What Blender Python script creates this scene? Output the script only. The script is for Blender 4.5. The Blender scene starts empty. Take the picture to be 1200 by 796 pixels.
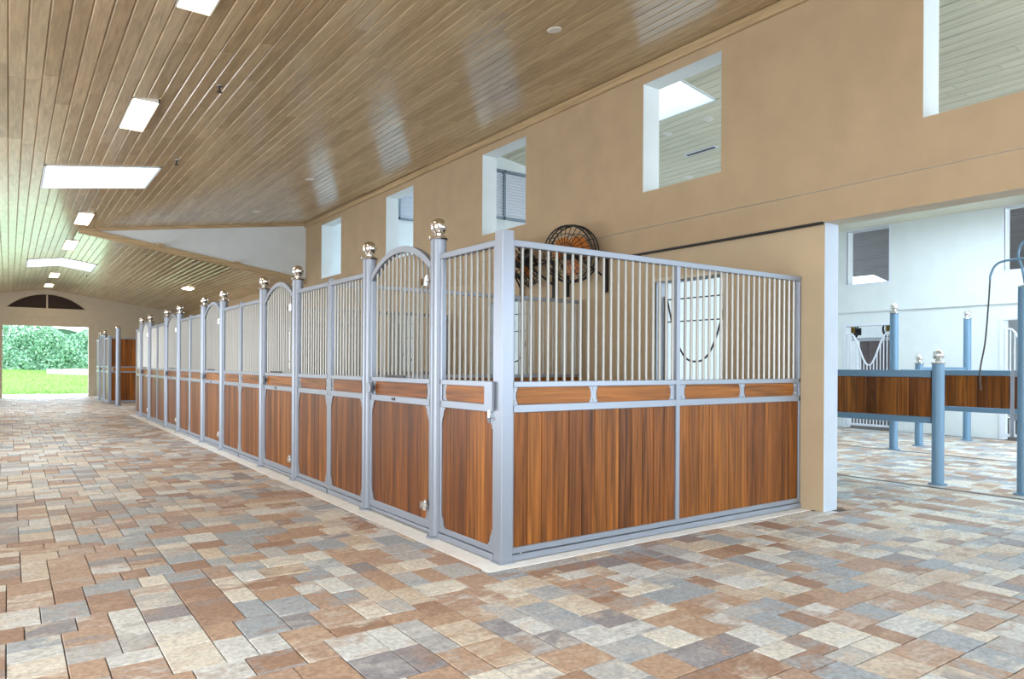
import bpy, math, random
from mathutils import Matrix, Vector
random.seed(7)
sc = bpy.context.scene
COL = sc.collection
PI = math.pi

# ------------------------------------------------------------------ camera
FPX, HZ, ROLL, YAW = 837.0, 428.1, math.radians(0.313), math.atan2(590, 837)
CAM = Vector((-2.7727, -4.0528, 1.3784))
Fw = Vector((math.sin(YAW), math.cos(YAW), 0)); Rt = Vector((math.cos(YAW), -math.sin(YAW), 0)); Up = Vector((0, 0, 1))
cr, sr = math.cos(ROLL), math.sin(ROLL)
ax, ay, az = Rt * cr + Up * sr, Up * cr - Rt * sr, -Fw
cd = bpy.data.cameras.new('camera'); cam = bpy.data.objects.new('camera', cd); COL.objects.link(cam)
cam.matrix_world = Matrix(((ax.x, ay.x, az.x, CAM.x), (ax.y, ay.y, az.y, CAM.y), (ax.z, ay.z, az.z, CAM.z), (0, 0, 0, 1)))
cd.sensor_width = 36; cd.lens = FPX / 1200 * 36; cd.shift_y = (HZ - 398) / 1200; cd.clip_end = 300
sc.camera = cam

def proj(x, y, z):
    d = Vector((x, y, z)) - CAM; t = d.dot(Fw)
    if t < 0.05: return None
    u, v = d.dot(Rt) / t * FPX, d.dot(Up) / t * FPX
    return 600 + u * cr + v * sr, HZ - (-u * sr + v * cr), t

# ------------------------------------------------------------------ world, light, exposure
w = bpy.data.worlds.new('sky'); sc.world = w; w.use_nodes = True
bg = w.node_tree.nodes['Background']; bg.inputs[0].default_value = (0.76, 0.88, 1.0, 1); bg.inputs[1].default_value = 4.5
sc.view_settings.view_transform = 'Standard'; sc.view_settings.look = 'None'
sc.view_settings.gamma = 1; sc.view_settings.exposure = 0.2; sc.view_settings.use_curve_mapping = False
sc.cycles.max_bounces = 8; sc.cycles.diffuse_bounces = 5; sc.cycles.glossy_bounces = 4
sc.cycles.caustics_reflective = False; sc.cycles.caustics_refractive = False
sc.cycles.sample_clamp_indirect = 6

def area(name, loc, size, direction, power, col):
    l = bpy.data.lights.new(name, 'AREA'); l.shape = 'RECTANGLE'; l.size, l.size_y = size; l.energy = power; l.color = col
    o = bpy.data.objects.new(name, l); COL.objects.link(o); o.location = loc
    o.rotation_euler = Vector(direction).to_track_quat('-Z', 'Y').to_euler()
    return o
DAY = (0.74, 0.88, 1.0)
# fill lights added at unseen openings: entrance behind the camera, side doors, middle bay
area('entrance_fill', (-1.5, -11.9, 2.0), (8.5, 3.6), (0, 1, 0.08), 190, (0.95, 0.97, 1.0))
area('side_fill', (-6.6, -2.5, 1.6), (5.0, 2.8), (1, 0, 0), 190, (1.0, 0.95, 0.9))
area('side_fill', (-6.6, 8.5, 1.6), (7.0, 2.6), (1, 0, 0), 150, (1.0, 0.95, 0.9))
area('middle_bay_fill', (8.3, -11.9, 2.2), (8.0, 4.0), (0, 1, 0), 480, DAY)
area('middle_bay_top_fill', (9.8, -0.6, 4.62), (3.6, 8.0), (0, 0, -1), 150, DAY)  # added under the unseen wide skylight to brighten the middle bay
for yy_, pw_ in ((-2.5, 85), (8.88, 60), (20.4, 60)): area('skylight_daylight', (-1.6, yy_, 4.30 if yy_ < 20 else 4.14), (1.3, 1.45), (0, 0, -1), pw_, DAY)
area('far_door_daylight', (-1.52, 30.6, 1.5), (2.8, 2.6), (0, -1, 0), 25, DAY)
area('side_fill', (-6.6, 20.5, 1.6), (4.6, 2.5), (1, 0, 0), 130, (1.0, 0.95, 0.9))  # added to brighten the far gable wall

# ------------------------------------------------------------------ mesh helpers
class MB:
    def __init__(s): s.v, s.f, s.m = [], [], []
    def add(s, vs, fs, m=0):
        n = len(s.v); s.v += [tuple(p) for p in vs]; s.f += [tuple(n + i for i in q) for q in fs]; s.m += [m] * len(fs); return s
    def box(s, x0, x1, y0, y1, z0, z1, m=0):
        return s.add([(x0, y0, z0), (x1, y0, z0), (x1, y1, z0), (x0, y1, z0), (x0, y0, z1), (x1, y0, z1), (x1, y1, z1), (x0, y1, z1)],
                     [(0, 3, 2, 1), (4, 5, 6, 7), (0, 1, 5, 4), (1, 2, 6, 5), (2, 3, 7, 6), (3, 0, 4, 7)], m)
    def tube(s, pts, r, n=8, cap=True, m=0, closed=False):
        pts = [Vector(p) for p in pts]; N = len(pts); rings = []
        ref = None
        for i, p in enumerate(pts):
            if closed: d = pts[(i + 1) % N] - pts[i - 1]
            else: d = pts[min(i + 1, N - 1)] - pts[max(i - 1, 0)]
            d.normalize()
            if ref is None: ref = Vector((0, 0, 1)) if abs(d.z) < .9 else Vector((1, 0, 0))
            a = d.cross(ref)
            if a.length < 1e-5: a = d.cross(Vector((0.3, 1, 0.2)))
            a.normalize(); b = a.cross(d).normalized(); ref = b
            rr = r[i] if isinstance(r, (list, tuple)) else r
            rings.append([p + (a * math.cos(2 * PI * k / n) + b * math.sin(2 * PI * k / n)) * rr for k in range(n)])
        vs = [q for ring in rings for q in ring]; fs = []
        for i in range(N if closed else N - 1):
            j = (i + 1) % N
            for k in range(n):
                l = (k + 1) % n; fs.append((i * n + k, j * n + k, j * n + l, i * n + l))
        if cap and not closed:
            fs.append(tuple(range(n))); fs.append(tuple(reversed(range((N - 1) * n, N * n))))
        return s.add(vs, fs, m)
    def lathe(s, prof, c=(0, 0, 0), n=20, m=0):
        vs = []; fs = []
        for r, z in prof:
            vs += [(c[0] + r * math.cos(2 * PI * k / n), c[1] + r * math.sin(2 * PI * k / n), c[2] + z) for k in range(n)]
        for i in range(len(prof) - 1):
            for k in range(n):
                l = (k + 1) % n; fs.append((i * n + k, i * n + l, (i + 1) * n + l, (i + 1) * n + k))
        fs.append(tuple(reversed(range(n)))); fs.append(tuple(range((len(prof) - 1) * n, len(prof) * n)))
        return s.add(vs, fs, m)
    def prism(s, poly, y0, y1, m=0):                # outline in x,z (anticlockwise seen from -y), extruded in y
        n = len(poly)
        vs = [(x, y0, z) for x, z in poly] + [(x, y1, z) for x, z in poly]
        fs = [tuple(range(n)), tuple(reversed(range(n, 2 * n)))] + [(i, n + i, n + (i + 1) % n, (i + 1) % n) for i in range(n)]
        return s.add(vs, fs, m)
    def mesh(s, name, mats, smooth=False):
        me = bpy.data.meshes.new(name); me.from_pydata(s.v, [], s.f)
        for mt in (mats if isinstance(mats, (list, tuple)) else [mats]): me.materials.append(mt)
        if any(s.m): me.polygons.foreach_set('material_index', s.m)
        if smooth:
            me.polygons.foreach_set('use_smooth', [True] * len(me.polygons)); me.set_sharp_from_angle(angle=0.7)
        me.update(); return me
    def build(s, name, mats, parent=None, smooth=False, loc=None):
        return link(name, s.mesh(name, mats, smooth), parent, loc)

def link(name, me, parent=None, loc=None, rot=None):
    o = bpy.data.objects.new(name, me); COL.objects.link(o)
    if parent: o.parent = parent
    if loc: o.location = loc
    if rot: o.rotation_euler = rot
    return o
def tag(o, label, cat, group=None):
    o['label'] = label; o['category'] = cat
    if group: o['group'] = group
    return o
def thing(name, label, cat, loc=(0, 0, 0), rz=0, group=None):
    o = link(name, None, None, loc, (0, 0, rz)); o.empty_display_size = .1
    return tag(o, label, cat, group)
def struct(o, label=None):
    o['kind'] = 'structure'
    if label: o['label'] = label
    return o
_cache = {}
def bar(name, x0, x1, y0, y1, z0, z1, mat, parent, ch=0.004, axis=None):
    """box with its long edges chamfered; meshes shared by size"""
    d = (round(x1 - x0, 4), round(y1 - y0, 4), round(z1 - z0, 4)); a = axis if axis is not None else d.index(max(d))
    key = ('bar', d, a, ch, mat.name)
    if key not in _cache:
        i, j = (a + 1) % 3, (a + 2) % 3; c = min(ch, d[i] * .4, d[j] * .4)
        sec = [(c, 0), (d[i] - c, 0), (d[i], c), (d[i], d[j] - c), (d[i] - c, d[j]), (c, d[j]), (0, d[j] - c), (0, c)]
        vs = []
        for e in (0, d[a]):
            for p, q in sec:
                v = [0, 0, 0]; v[a] = e; v[i] = p; v[j] = q; vs.append(v)
        fs = [tuple(reversed(range(8))), tuple(range(8, 16))] + [(k, (k + 1) % 8, 8 + (k + 1) % 8, 8 + k) for k in range(8)]
        _cache[key] = MB().add(vs, fs).mesh(name, mat)
    return link(name, _cache[key], parent, (x0, y0, z0))
def rod(name, x, y, z0, z1, r, mat, parent, n=8):
    key = ('rod', round(z1 - z0, 3), r, n, mat.name)
    if key not in _cache: _cache[key] = MB().tube([(0, 0, 0), (0, 0, round(z1 - z0, 3))], r, n).mesh(name, mat, True)
    return link(name, _cache[key], parent, (x, y, z0))
def copy_tree(o, parent=None):
    c = o.copy(); COL.objects.link(c); c.parent = parent
    for ch in list(o.children): copy_tree(ch, c)
    return c

# ------------------------------------------------------------------ materials
def newmat(name):
    m = bpy.data.materials.new(name); m.use_nodes = True; nt = m.node_tree
    return m, nt, nt.nodes['Principled BSDF']
def N(nt, t, **kw):
    n = nt.nodes.new(t)
    for k, v in kw.items(): setattr(n, k, v)
    return n
def plain(name, col, rough=.5, metal=0, coat=0, noise=0.0, nscale=6, bump=0, emis=None):
    m, nt, b = newmat(name)
    b.inputs['Base Color'].default_value = (*col, 1); b.inputs['Roughness'].default_value = rough; b.inputs['Metallic'].default_value = metal
    if coat: b.inputs['Coat Weight'].default_value = coat; b.inputs['Coat Roughness'].default_value = .12
    if noise or bump:
        g = N(nt, 'ShaderNodeNewGeometry'); nz = N(nt, 'ShaderNodeTexNoise'); nz.inputs['Scale'].default_value = nscale; nz.inputs['Detail'].default_value = 6
        nt.links.new(g.outputs['Position'], nz.inputs['Vector'])
        if noise:
            mr = N(nt, 'ShaderNodeMapRange'); mr.inputs[1].default_value = .3; mr.inputs[2].default_value = .7; mr.inputs[3].default_value = 1 - noise; mr.inputs[4].default_value = 1 + noise
            nt.links.new(nz.outputs[0], mr.inputs[0])
            vm = N(nt, 'ShaderNodeVectorMath', operation='SCALE'); vm.inputs[0].default_value = col; nt.links.new(mr.outputs[0], vm.inputs['Scale'])
            nt.links.new(vm.outputs[0], b.inputs['Base Color'])
        if bump:
            bp = N(nt, 'ShaderNodeBump'); bp.inputs['Strength'].default_value = bump; bp.inputs['Distance'].default_value = .004
            nt.links.new(nz.outputs[0], bp.inputs['Height']); nt.links.new(bp.outputs[0], b.inputs['Normal'])
    if emis: b.inputs['Emission Color'].default_value = (*emis[0], 1); b.inputs['Emission Strength'].default_value = emis[1]
    return m
def rnd_socket(nt, island):
    if island: return N(nt, 'ShaderNodeNewGeometry').outputs['Random Per Island']
    return N(nt, 'ShaderNodeObjectInfo').outputs['Random']
def ramp(nt, stops, fac, interp='LINEAR'):
    r = N(nt, 'ShaderNodeValToRGB'); e = r.color_ramp; e.interpolation = interp
    while len(e.elements) < len(stops): e.elements.new(.5)
    for el, (p, c) in zip(e.elements, stops): el.position = p; el.color = (*c, 1)
    nt.links.new(fac, r.inputs[0]); return r.outputs[0]
def math_n(nt, op, a, b=None):
    n = N(nt, 'ShaderNodeMath', operation=op)
    for i, v in enumerate((a, b)):
        if v is None: continue
        if isinstance(v, (int, float)): n.inputs[i].default_value = v
        else: nt.links.new(v, n.inputs[i])
    return n.outputs[0]
def mixc(nt, fac, a, b, mode='MIX'):
    n = N(nt, 'ShaderNodeMix', data_type='RGBA', blend_type=mode)
    for s, v in ((n.inputs[0], fac), (n.inputs[6], a), (n.inputs[7], b)):
        if isinstance(v, (int, float)): s.default_value = v
        elif isinstance(v, tuple): s.default_value = (*v, 1)
        else: nt.links.new(v, s)
    return n.outputs[2]
def wood(name, stops, axis, island=False, rough=.42, coat=.05, grain=1.25, bumps=.15, rings=24.0, spec=.24, along=1.1, vary=.32):
    """boards with a colour of their own each, grain running along one axis"""
    m, nt, b = newmat(name); r = rnd_socket(nt, island)
    g = N(nt, 'ShaderNodeNewGeometry')
    off = N(nt, 'ShaderNodeCombineXYZ'); k = math_n(nt, 'MULTIPLY', r, 57.0)
    for i in range(3): nt.links.new(k, off.inputs[i])
    ad = N(nt, 'ShaderNodeVectorMath', operation='ADD'); nt.links.new(g.outputs['Position'], ad.inputs[0]); nt.links.new(off.outputs[0], ad.inputs[1])
    mp = N(nt, 'ShaderNodeMapping'); s = [26.0, 26.0, 26.0]; s[axis] = along; mp.inputs['Scale'].default_value = s
    nt.links.new(ad.outputs[0], mp.inputs[0])
    n1 = N(nt, 'ShaderNodeTexNoise'); n1.inputs['Scale'].default_value = 1; n1.inputs['Detail'].default_value = 7; n1.inputs['Roughness'].default_value = .62
    n1.inputs['Distortion'].default_value = .6; nt.links.new(mp.outputs[0], n1.inputs[0])
    mp2 = N(nt, 'ShaderNodeMapping'); s2 = [rings, rings, rings]; s2[axis] = along * .5; mp2.inputs['Scale'].default_value = s2; nt.links.new(ad.outputs[0], mp2.inputs[0])
    n2 = N(nt, 'ShaderNodeTexNoise'); n2.inputs['Scale'].default_value = 1; n2.inputs['Detail'].default_value = 3; n2.inputs['Distortion'].default_value = 1.6; nt.links.new(mp2.outputs[0], n2.inputs[0])
    t = math_n(nt, 'FRACT', math_n(nt, 'MULTIPLY', r, 13.7))
    fac = math_n(nt, 'ADD', math_n(nt, 'MULTIPLY', t, vary), math_n(nt, 'MULTIPLY', n2.outputs[0], 1.12 - vary))
    base = ramp(nt, stops, math_n(nt, 'SUBTRACT', fac, .06))
    mr = N(nt, 'ShaderNodeMapRange'); mr.inputs[1].default_value = .3; mr.inputs[2].default_value = .72; mr.inputs[3].default_value = 1 - .55 * grain; mr.inputs[4].default_value = 1 + .38 * grain
    nt.links.new(n1.outputs[0], mr.inputs[0])
    sc_ = N(nt, 'ShaderNodeVectorMath', operation='SCALE'); nt.links.new(base, sc_.inputs[0]); nt.links.new(mr.outputs[0], sc_.inputs['Scale'])
    nt.links.new(sc_.outputs[0], b.inputs['Base Color'])
    b.inputs['Roughness'].default_value = rough; b.inputs['Coat Weight'].default_value = coat; b.inputs['Coat Roughness'].default_value = .16
    b.inputs['Specular IOR Level'].default_value = spec
    bp = N(nt, 'ShaderNodeBump'); bp.inputs['Strength'].default_value = bumps; bp.inputs['Distance'].default_value = .002
    nt.links.new(n1.outputs[0], bp.inputs['Height']); nt.links.new(bp.outputs[0], b.inputs['Normal'])
    return m
STALL = [(0.0, (.045, .012, .002)), (.3, (.125, .036, .005)), (.55, (.235, .074, .010)), (.8, (.36, .13, .021)), (1.0, (.50, .22, .05))]
CEIL = [(0.0, (.37, .255, .135)), (.4, (.51, .37, .205)), (.7, (.60, .45, .265)), (1.0, (.68, .54, .35))]
PALE = [(0.0, (.60, .57, .43)), (.5, (.68, .65, .51)), (1.0, (.75, .72, .58))]
M_board = wood('stall_board_wood', STALL, 2)
INLAY = [(0.0, (.10, .028, .004)), (.35, (.22, .066, .007)), (.65, (.35, .118, .014)), (1.0, (.50, .20, .035))]
M_inlay_x = wood('inlay_wood_across', INLAY, 0)
M_inlay_y = wood('inlay_wood_along', INLAY, 1)
M_panelwood = wood('divider_board_wood', STALL, 2, island=True)
M_ceil = wood('ceiling_plank_wood', CEIL, 1, rough=.34, coat=.8, grain=.5, rings=9, along=2.2, vary=.55)
M_ceil_s = wood('ceiling_plank_wood_far', CEIL, 1, island=True, rough=.34, coat=.8, grain=.5, rings=9, along=2.2, vary=.55)
M_pale = wood('pale_ceiling_plank_wood', PALE, 1, rough=.4, coat=.1, grain=.3, rings=5)
M_greyceil = wood('grey_ceiling_plank_wood', [(0, (.26, .235, .23)), (1, (.40, .36, .35))], 1, rough=.35, coat=.2, grain=.4)
M_trimwood = wood('trim_wood', CEIL, 1, rough=.4, coat=.1, grain=.5)
M_trimwood_x = wood('trim_wood_across', CEIL, 0, rough=.4, coat=.1, grain=.5)
M_ceilback = plain('ceiling_backing', (.10, .068, .04), .7)
M_silver = plain('silver_painted_steel', (.285, .315, .37), .36, .4)
M_barsteel = plain('silver_bar_steel', (.34, .33, .30), .36, .45)
M_chrome = plain('polished_chrome', (.80, .79, .78), .06, 1)
M_blue = plain('blue_grey_painted_steel', (.15, .265, .385), .4, .15)
M_tan = plain('tan_plaster', (.475, .35, .215), .75, noise=.05, nscale=3, bump=.05)
M_reveal = plain('blue_grey_reveal', (.47, .53, .61), .7, noise=.03, nscale=4)  # blue-grey tone, used on the lower wall's reveals
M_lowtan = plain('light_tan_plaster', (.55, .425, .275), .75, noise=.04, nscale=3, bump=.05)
M_white = plain('white_plaster', (.71, .755, .76), .8, noise=.03, nscale=3, bump=.05)
M_pier = plain('cream_plaster', (.60, .545, .43), .75, noise=.04, nscale=4, bump=.05)
M_conc = plain('pale_concrete', (.60, .57, .52), .8, noise=.12, nscale=9, bump=.2)
M_slab = plain('white_concrete_edge', (.86, .85, .82), .8, noise=.06, nscale=9, bump=.2)
M_stallfloor = plain('stall_floor_rubber', (.17, .15, .14), .8, noise=.15, nscale=12)
M_joint = plain('paver_joint_sand', (.13, .115, .10), .95, noise=.2, nscale=30)
M_black = plain('black_steel', (.012, .012, .013), .45, .3)
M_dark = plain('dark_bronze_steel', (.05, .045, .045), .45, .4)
M_orange = plain('orange_plastic', (.52, .16, .015), .4)
M_lamp = plain('warm_lamp_diffuser', (1, .95, .85), .5, emis=((1.0, .76, .46), 17.0))
M_lampframe = plain('white_lamp_frame', (.75, .72, .66), .5)
M_darklouver = plain('dark_brown_louver', (.10, .065, .055), .5, noise=.1, nscale=8)
M_louver = plain('pale_grey_louver', (.72, .75, .82), .5)
M_winframe = plain('grey_window_frame', (.20, .25, .30), .4, .3)
M_drum = plain('brown_grey_board', (.25, .20, .20), .6, noise=.1)
def glass_mat():
    m, nt, b = newmat('clear_skylight_glass'); out = nt.nodes['Material Output']
    tr = N(nt, 'ShaderNodeBsdfTransparent'); tr.inputs[0].default_value = (.94, .97, .97, 1)
    gl = N(nt, 'ShaderNodeBsdfGlossy'); gl.inputs['Roughness'].default_value = .05
    mx = N(nt, 'ShaderNodeMixShader'); mx.inputs[0].default_value = .07
    nt.links.new(tr.outputs[0], mx.inputs[1]); nt.links.new(gl.outputs[0], mx.inputs[2]); nt.links.new(mx.outputs[0], out.inputs[0])
    return m
M_glass = glass_mat()
def paver_mat(name, island):
    m, nt, b = newmat(name); r = rnd_socket(nt, island)
    P = [(0, (.35, .215, .145)), (.12, (.46, .31, .215)), (.25, (.60, .505, .40)), (.37, (.47, .46, .445)), (.50, (.365, .395, .425)), (.61, (.70, .65, .56)), (.73, (.44, .30, .22)), (.81, (.29, .27, .28)), (.87, (.64, .64, .615))]
    ca = ramp(nt, P, r, 'CONSTANT')
    r2 = math_n(nt, 'FRACT', math_n(nt, 'MULTIPLY', r, 17.31)); cb = ramp(nt, P, r2, 'CONSTANT')
    g = N(nt, 'ShaderNodeNewGeometry'); pos = g.outputs['Position']
    off = N(nt, 'ShaderNodeCombineXYZ'); nt.links.new(math_n(nt, 'MULTIPLY', r, 40.0), off.inputs[2])
    ad = N(nt, 'ShaderNodeVectorMath', operation='ADD'); nt.links.new(pos, ad.inputs[0]); nt.links.new(off.outputs[0], ad.inputs[1])
    mp = N(nt, 'ShaderNodeMapping'); mp.inputs['Scale'].default_value = (5, 9, 5); mp.inputs['Rotation'].default_value = (0, 0, .5); nt.links.new(ad.outputs[0], mp.inputs[0])
    n1 = N(nt, 'ShaderNodeTexNoise'); n1.inputs['Scale'].default_value = 1; n1.inputs['Detail'].default_value = 5; n1.inputs['Distortion'].default_value = .8; nt.links.new(mp.outputs[0], n1.inputs[0])
    mr = N(nt, 'ShaderNodeMapRange'); mr.inputs[1].default_value = .47; mr.inputs[2].default_value = .66; nt.links.new(n1.outputs[0], mr.inputs[0])
    c = mixc(nt, math_n(nt, 'MULTIPLY', mr.outputs[0], .75), ca, cb)
    n2 = N(nt, 'ShaderNodeTexNoise'); n2.inputs['Scale'].default_value = 38; n2.inputs['Detail'].default_value = 7; n2.inputs['Roughness'].default_value = .7; nt.links.new(ad.outputs[0], n2.inputs[0])
    m2 = N(nt, 'ShaderNodeMapRange'); m2.inputs[1].default_value = .3; m2.inputs[2].default_value = .7; m2.inputs[3].default_value = .62; m2.inputs[4].default_value = 1.32; nt.links.new(n2.outputs[0], m2.inputs[0])
    s = N(nt, 'ShaderNodeVectorMath', operation='SCALE'); nt.links.new(c, s.inputs[0]); nt.links.new(m2.outputs[0], s.inputs['Scale'])
    nt.links.new(s.outputs[0], b.inputs['Base Color'])
    b.inputs['Roughness'].default_value = .52; b.inputs['Specular IOR Level'].default_value = .45
    bp = N(nt, 'ShaderNodeBump'); bp.inputs['Strength'].default_value = .5; bp.inputs['Distance'].default_value = .005
    nt.links.new(n2.outputs[0], bp.inputs['Height']); nt.links.new(bp.outputs[0], b.inputs['Normal'])
    return m
M_paver = paver_mat('tumbled_paver', False); M_paver_s = paver_mat('tumbled_paver_far', True)
def leaf_mat(name, a, bcol):
    m, nt, b = newmat(name); r = rnd_socket(nt, True)
    nt.links.new(ramp(nt, [(0, a), (1, bcol)], r), b.inputs['Base Color']); b.inputs['Roughness'].default_value = .5
    b.inputs['Subsurface Weight'].default_value = 0
    return m
M_leaf = leaf_mat('hedge_leaf', (.09, .27, .14), (.42, .66, .46))
M_grass = plain('lawn_grass', (.17, .33, .05), .9, noise=.35, nscale=5, bump=.5)
M_blade = leaf_mat('grass_blade', (.13, .28, .03), (.30, .46, .10))

# ------------------------------------------------------------------ wall with openings
def grid_wall(axis, a0, a1, u0, u1, z0, z1, holes, mats, name, parent=None):
    """wall slab from a0 to a1 across `axis`, u along it; mats = (face at a0, face at a1, reveals)"""
    us = sorted({u0, u1, *[min(max(h[i], u0), u1) for h in holes for i in (0, 1)]}); zs = sorted({z0, z1, *[min(max(h[i], z0), z1) for h in holes for i in (2, 3)]})
    def solid(i, j):
        if i < 0 or j < 0 or i >= len(us) - 1 or j >= len(zs) - 1: return False
        cu, cz = (us[i] + us[i + 1]) / 2, (zs[j] + zs[j + 1]) / 2
        return not any(h[0] < cu < h[1] and h[2] < cz < h[3] for h in holes)
    mb = MB()
    def P(a, u, z): return (a, u, z) if axis == 0 else (u, a, z)
    def quad(ps, m): mb.add(ps, [(0, 1, 2, 3)], m)
    for i in range(len(us) - 1):
        for j in range(len(zs) - 1):
            if not solid(i, j): continue
            ua, ub, za, zb = us[i], us[i + 1], zs[j], zs[j + 1]
            quad([P(a0, ua, za), P(a0, ub, za), P(a0, ub, zb), P(a0, ua, zb)], 0)
            quad([P(a1, ua, za), P(a1, ub, za), P(a1, ub, zb), P(a1, ua, zb)], 1)
            if not solid(i - 1, j): quad([P(a0, ua, za), P(a1, ua, za), P(a1, ua, zb), P(a0, ua, zb)], 2)
            if not solid(i + 1, j): quad([P(a0, ub, za), P(a1, ub, za), P(a1, ub, zb), P(a0, ub, zb)], 2)
            if not solid(i, j - 1): quad([P(a0, ua, za), P(a1, ua, za), P(a1, ub, za), P(a0, ub, za)], 2)
            if not solid(i, j + 1): quad([P(a0, ua, zb), P(a1, ua, zb), P(a1, ub, zb), P(a0, ub, zb)], 2)
    return mb.build(name, list(mats), parent)

S1 = .1416; RX, RZ = -1.54, 4.31                     # ridge of the aisle roof
zl = lambda x: RZ + S1 * (x - RX)                    # left plane, running on up to the tall wall in the near half
zr = lambda x: RZ - .15 * (x - RX)                   # right plane beyond the clerestory
zc = lambda x: 5.03 - .15 * (x - 3.6)                # middle bay
YE, YF, YN, XL, XW, XT = 14.15, 30.0, -12.0, -6.7, 3.55, 3.78

# ------------------------------------------------------------------ floor: base, pavers
fb = MB().box(XL, 20.2, YN, YF + .9, -.25, -.022)
floor = struct(fb.build('floor', M_joint), 'tumbled multicoloured stone paving running down the barn aisle')
U = .076
def skyline(nx, ny):
    h = [0] * nx; out = []
    while True:
        m = min(h)
        if m >= ny: break
        i = h.index(m); j = i
        while j < nx and h[j] == m: j += 1
        run = j - i
        ch = [wd for wd in (2, 3, 3, 3, 4) if wd <= run and run - wd != 1]
        wd = random.choice(ch) if ch else run
        ht = random.choice({2: [3, 3, 4], 3: [2, 3, 3, 4, 4], 4: [3, 3, 2]}.get(wd, [3]))
        for nb in (i - 1, i + wd):                      # often level up with a neighbour, so that courses run on
            if 0 <= nb < nx and h[nb] - m in (2, 3, 4) and wd + h[nb] - m in (5, 6, 7) and random.random() < .6: ht = h[nb] - m
        out.append((i, m, wd, ht))
        for k in range(i, i + wd): h[k] = m + ht
    return out
paver_me = {}
def paver_geo(wd, ht):
    g, c = .0026, .0032; a, b = wd * U / 2 - g, ht * U / 2 - g
    vs = [(-a, -b, -.022), (a, -b, -.022), (a, b, -.022), (-a, b, -.022), (-a, -b, -.0026), (a, -b, -.0026), (a, b, -.0026), (-a, b, -.0026),
          (-a + c, -b + c, 0), (a - c, -b + c, 0), (a - c, b - c, 0), (-a + c, b - c, 0)]
    fs = [(0, 1, 5, 4), (1, 2, 6, 5), (2, 3, 7, 6), (3, 0, 4, 7), (4, 5, 9, 8), (5, 6, 10, 9), (6, 7, 11, 10), (7, 4, 8, 11), (8, 9, 10, 11)]
    return vs, fs
SLAB = (-.15, 3.55, -.095, 17.42)
pv = []
X0p, Y0p = -4.6, -4.4
for i, j, wd, ht in skyline(int((12.75 - X0p) / U), int((YF + .3 - Y0p) / U)):
    cx, cy = X0p + (i + wd / 2) * U, Y0p + (j + ht / 2) * U
    hx, hy = wd * U / 2, ht * U / 2
    x0, x1, y0, y1 = cx - hx, cx + hx, cy - hy, cy + hy
    if cy > 6.0 and cx > XW: continue
    if cx > XW - .02 and cx < XT + .02 and cy > -.21: continue
    if x1 > SLAB[0] and x0 < SLAB[1] and y1 > SLAB[2] and y0 < SLAB[3]:      # cut along the slab edge
        if y0 < SLAB[2] and (x0 > SLAB[0] or SLAB[2] - y0 > SLAB[0] - x0): y1 = SLAB[2]
        elif x0 < SLAB[0]: x1 = SLAB[0]
        elif x1 > SLAB[1] and cx > SLAB[1]: x0 = SLAB[1]
        elif y1 > SLAB[3]: y0 = SLAB[3]
        else: continue
    if x1 - x0 < .02 or y1 - y0 < .02: continue
    pv.append((x0, x1, y0, y1, wd, ht))
def area_px(p):
    q = [proj(x, y, 0) for x, y in ((p[0], p[2]), (p[1], p[2]), (p[1], p[3]), (p[0], p[3]))]
    if any(t is None for t in q): return 0
    if not any(-5 < t[0] < 1205 and -5 < t[1] < 800 for t in q): return 0
    a = 0
    for k in range(4): a += q[k][0] * q[(k + 1) % 4][1] - q[(k + 1) % 4][0] * q[k][1]
    return abs(a) / 2
pv.sort(key=area_px, reverse=True)
far = MB(); n_ind = 0
for p in pv:
    full = abs((p[1] - p[0]) - p[4] * U) < 1e-4 and abs((p[3] - p[2]) - p[5] * U) < 1e-4
    cx, cy = (p[0] + p[1]) / 2, (p[2] + p[3]) / 2; dz = random.uniform(-.002, .0015)
    if full and n_ind < 300:
        key = (p[4], p[5])
        if key not in paver_me: paver_me[key] = MB().add(*paver_geo(*key)).mesh('paver', M_paver)
        link('paver', paver_me[key], floor, (cx, cy, dz), (random.uniform(-.006, .006), random.uniform(-.006, .006), 0)); n_ind += 1
    else:
        vs, fs = paver_geo((p[1] - p[0]) / U, (p[3] - p[2]) / U)
        far.add([(v[0] + cx, v[1] + cy, v[2] + dz) for v in vs], fs)
o = far.build('paving', M_paver_s, floor); o['kind'] = 'stuff'
# stall slab with its pale concrete edge
slab = MB().box(SLAB[0], SLAB[1], SLAB[2], SLAB[3], -.022, .002)
slab.box(.12, SLAB[1], .10, SLAB[3] - .1, .002, .012, 1)
struct(slab.build('floor_slab', [M_slab, M_stallfloor]), 'pale concrete edge under the row of stalls')
struct(MB().box(0.0, SLAB[1], 23.7, YF, -.022, .002).build('floor_slab', M_conc), 'concrete slab under the far stall')

# ------------------------------------------------------------------ the tall wall beside the stalls
def gate_y(k): return (.95 + 3.61 * k, 1.95 + 3.61 * k)
gates = [gate_y(k) for k in range(5)]
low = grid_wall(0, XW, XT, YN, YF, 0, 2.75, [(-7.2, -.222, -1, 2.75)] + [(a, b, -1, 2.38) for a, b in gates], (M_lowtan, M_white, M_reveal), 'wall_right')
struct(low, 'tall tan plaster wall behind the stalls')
grid_wall(0, XW - .02, XT, YN, YF, 2.75, 3.05, [], (M_tan, M_white, M_pier), 'header_band', low)
uw = [(-2.30, -1.128), (.957, 2.118), (4.523, 5.715), (8.138, 9.335), (11.75, 13.01)]
grid_wall(0, XW - .045, XT, YN, YE, 3.05, 5.06, [(a, b, 3.48, 4.79) for a, b in uw], (M_tan, M_white, M_white), 'upper_wall', low)
grid_wall(0, XW - .045, XT, YE, YF, 3.05, 3.62, [], (M_tan, M_white, M_white), 'upper_wall', low)
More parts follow.
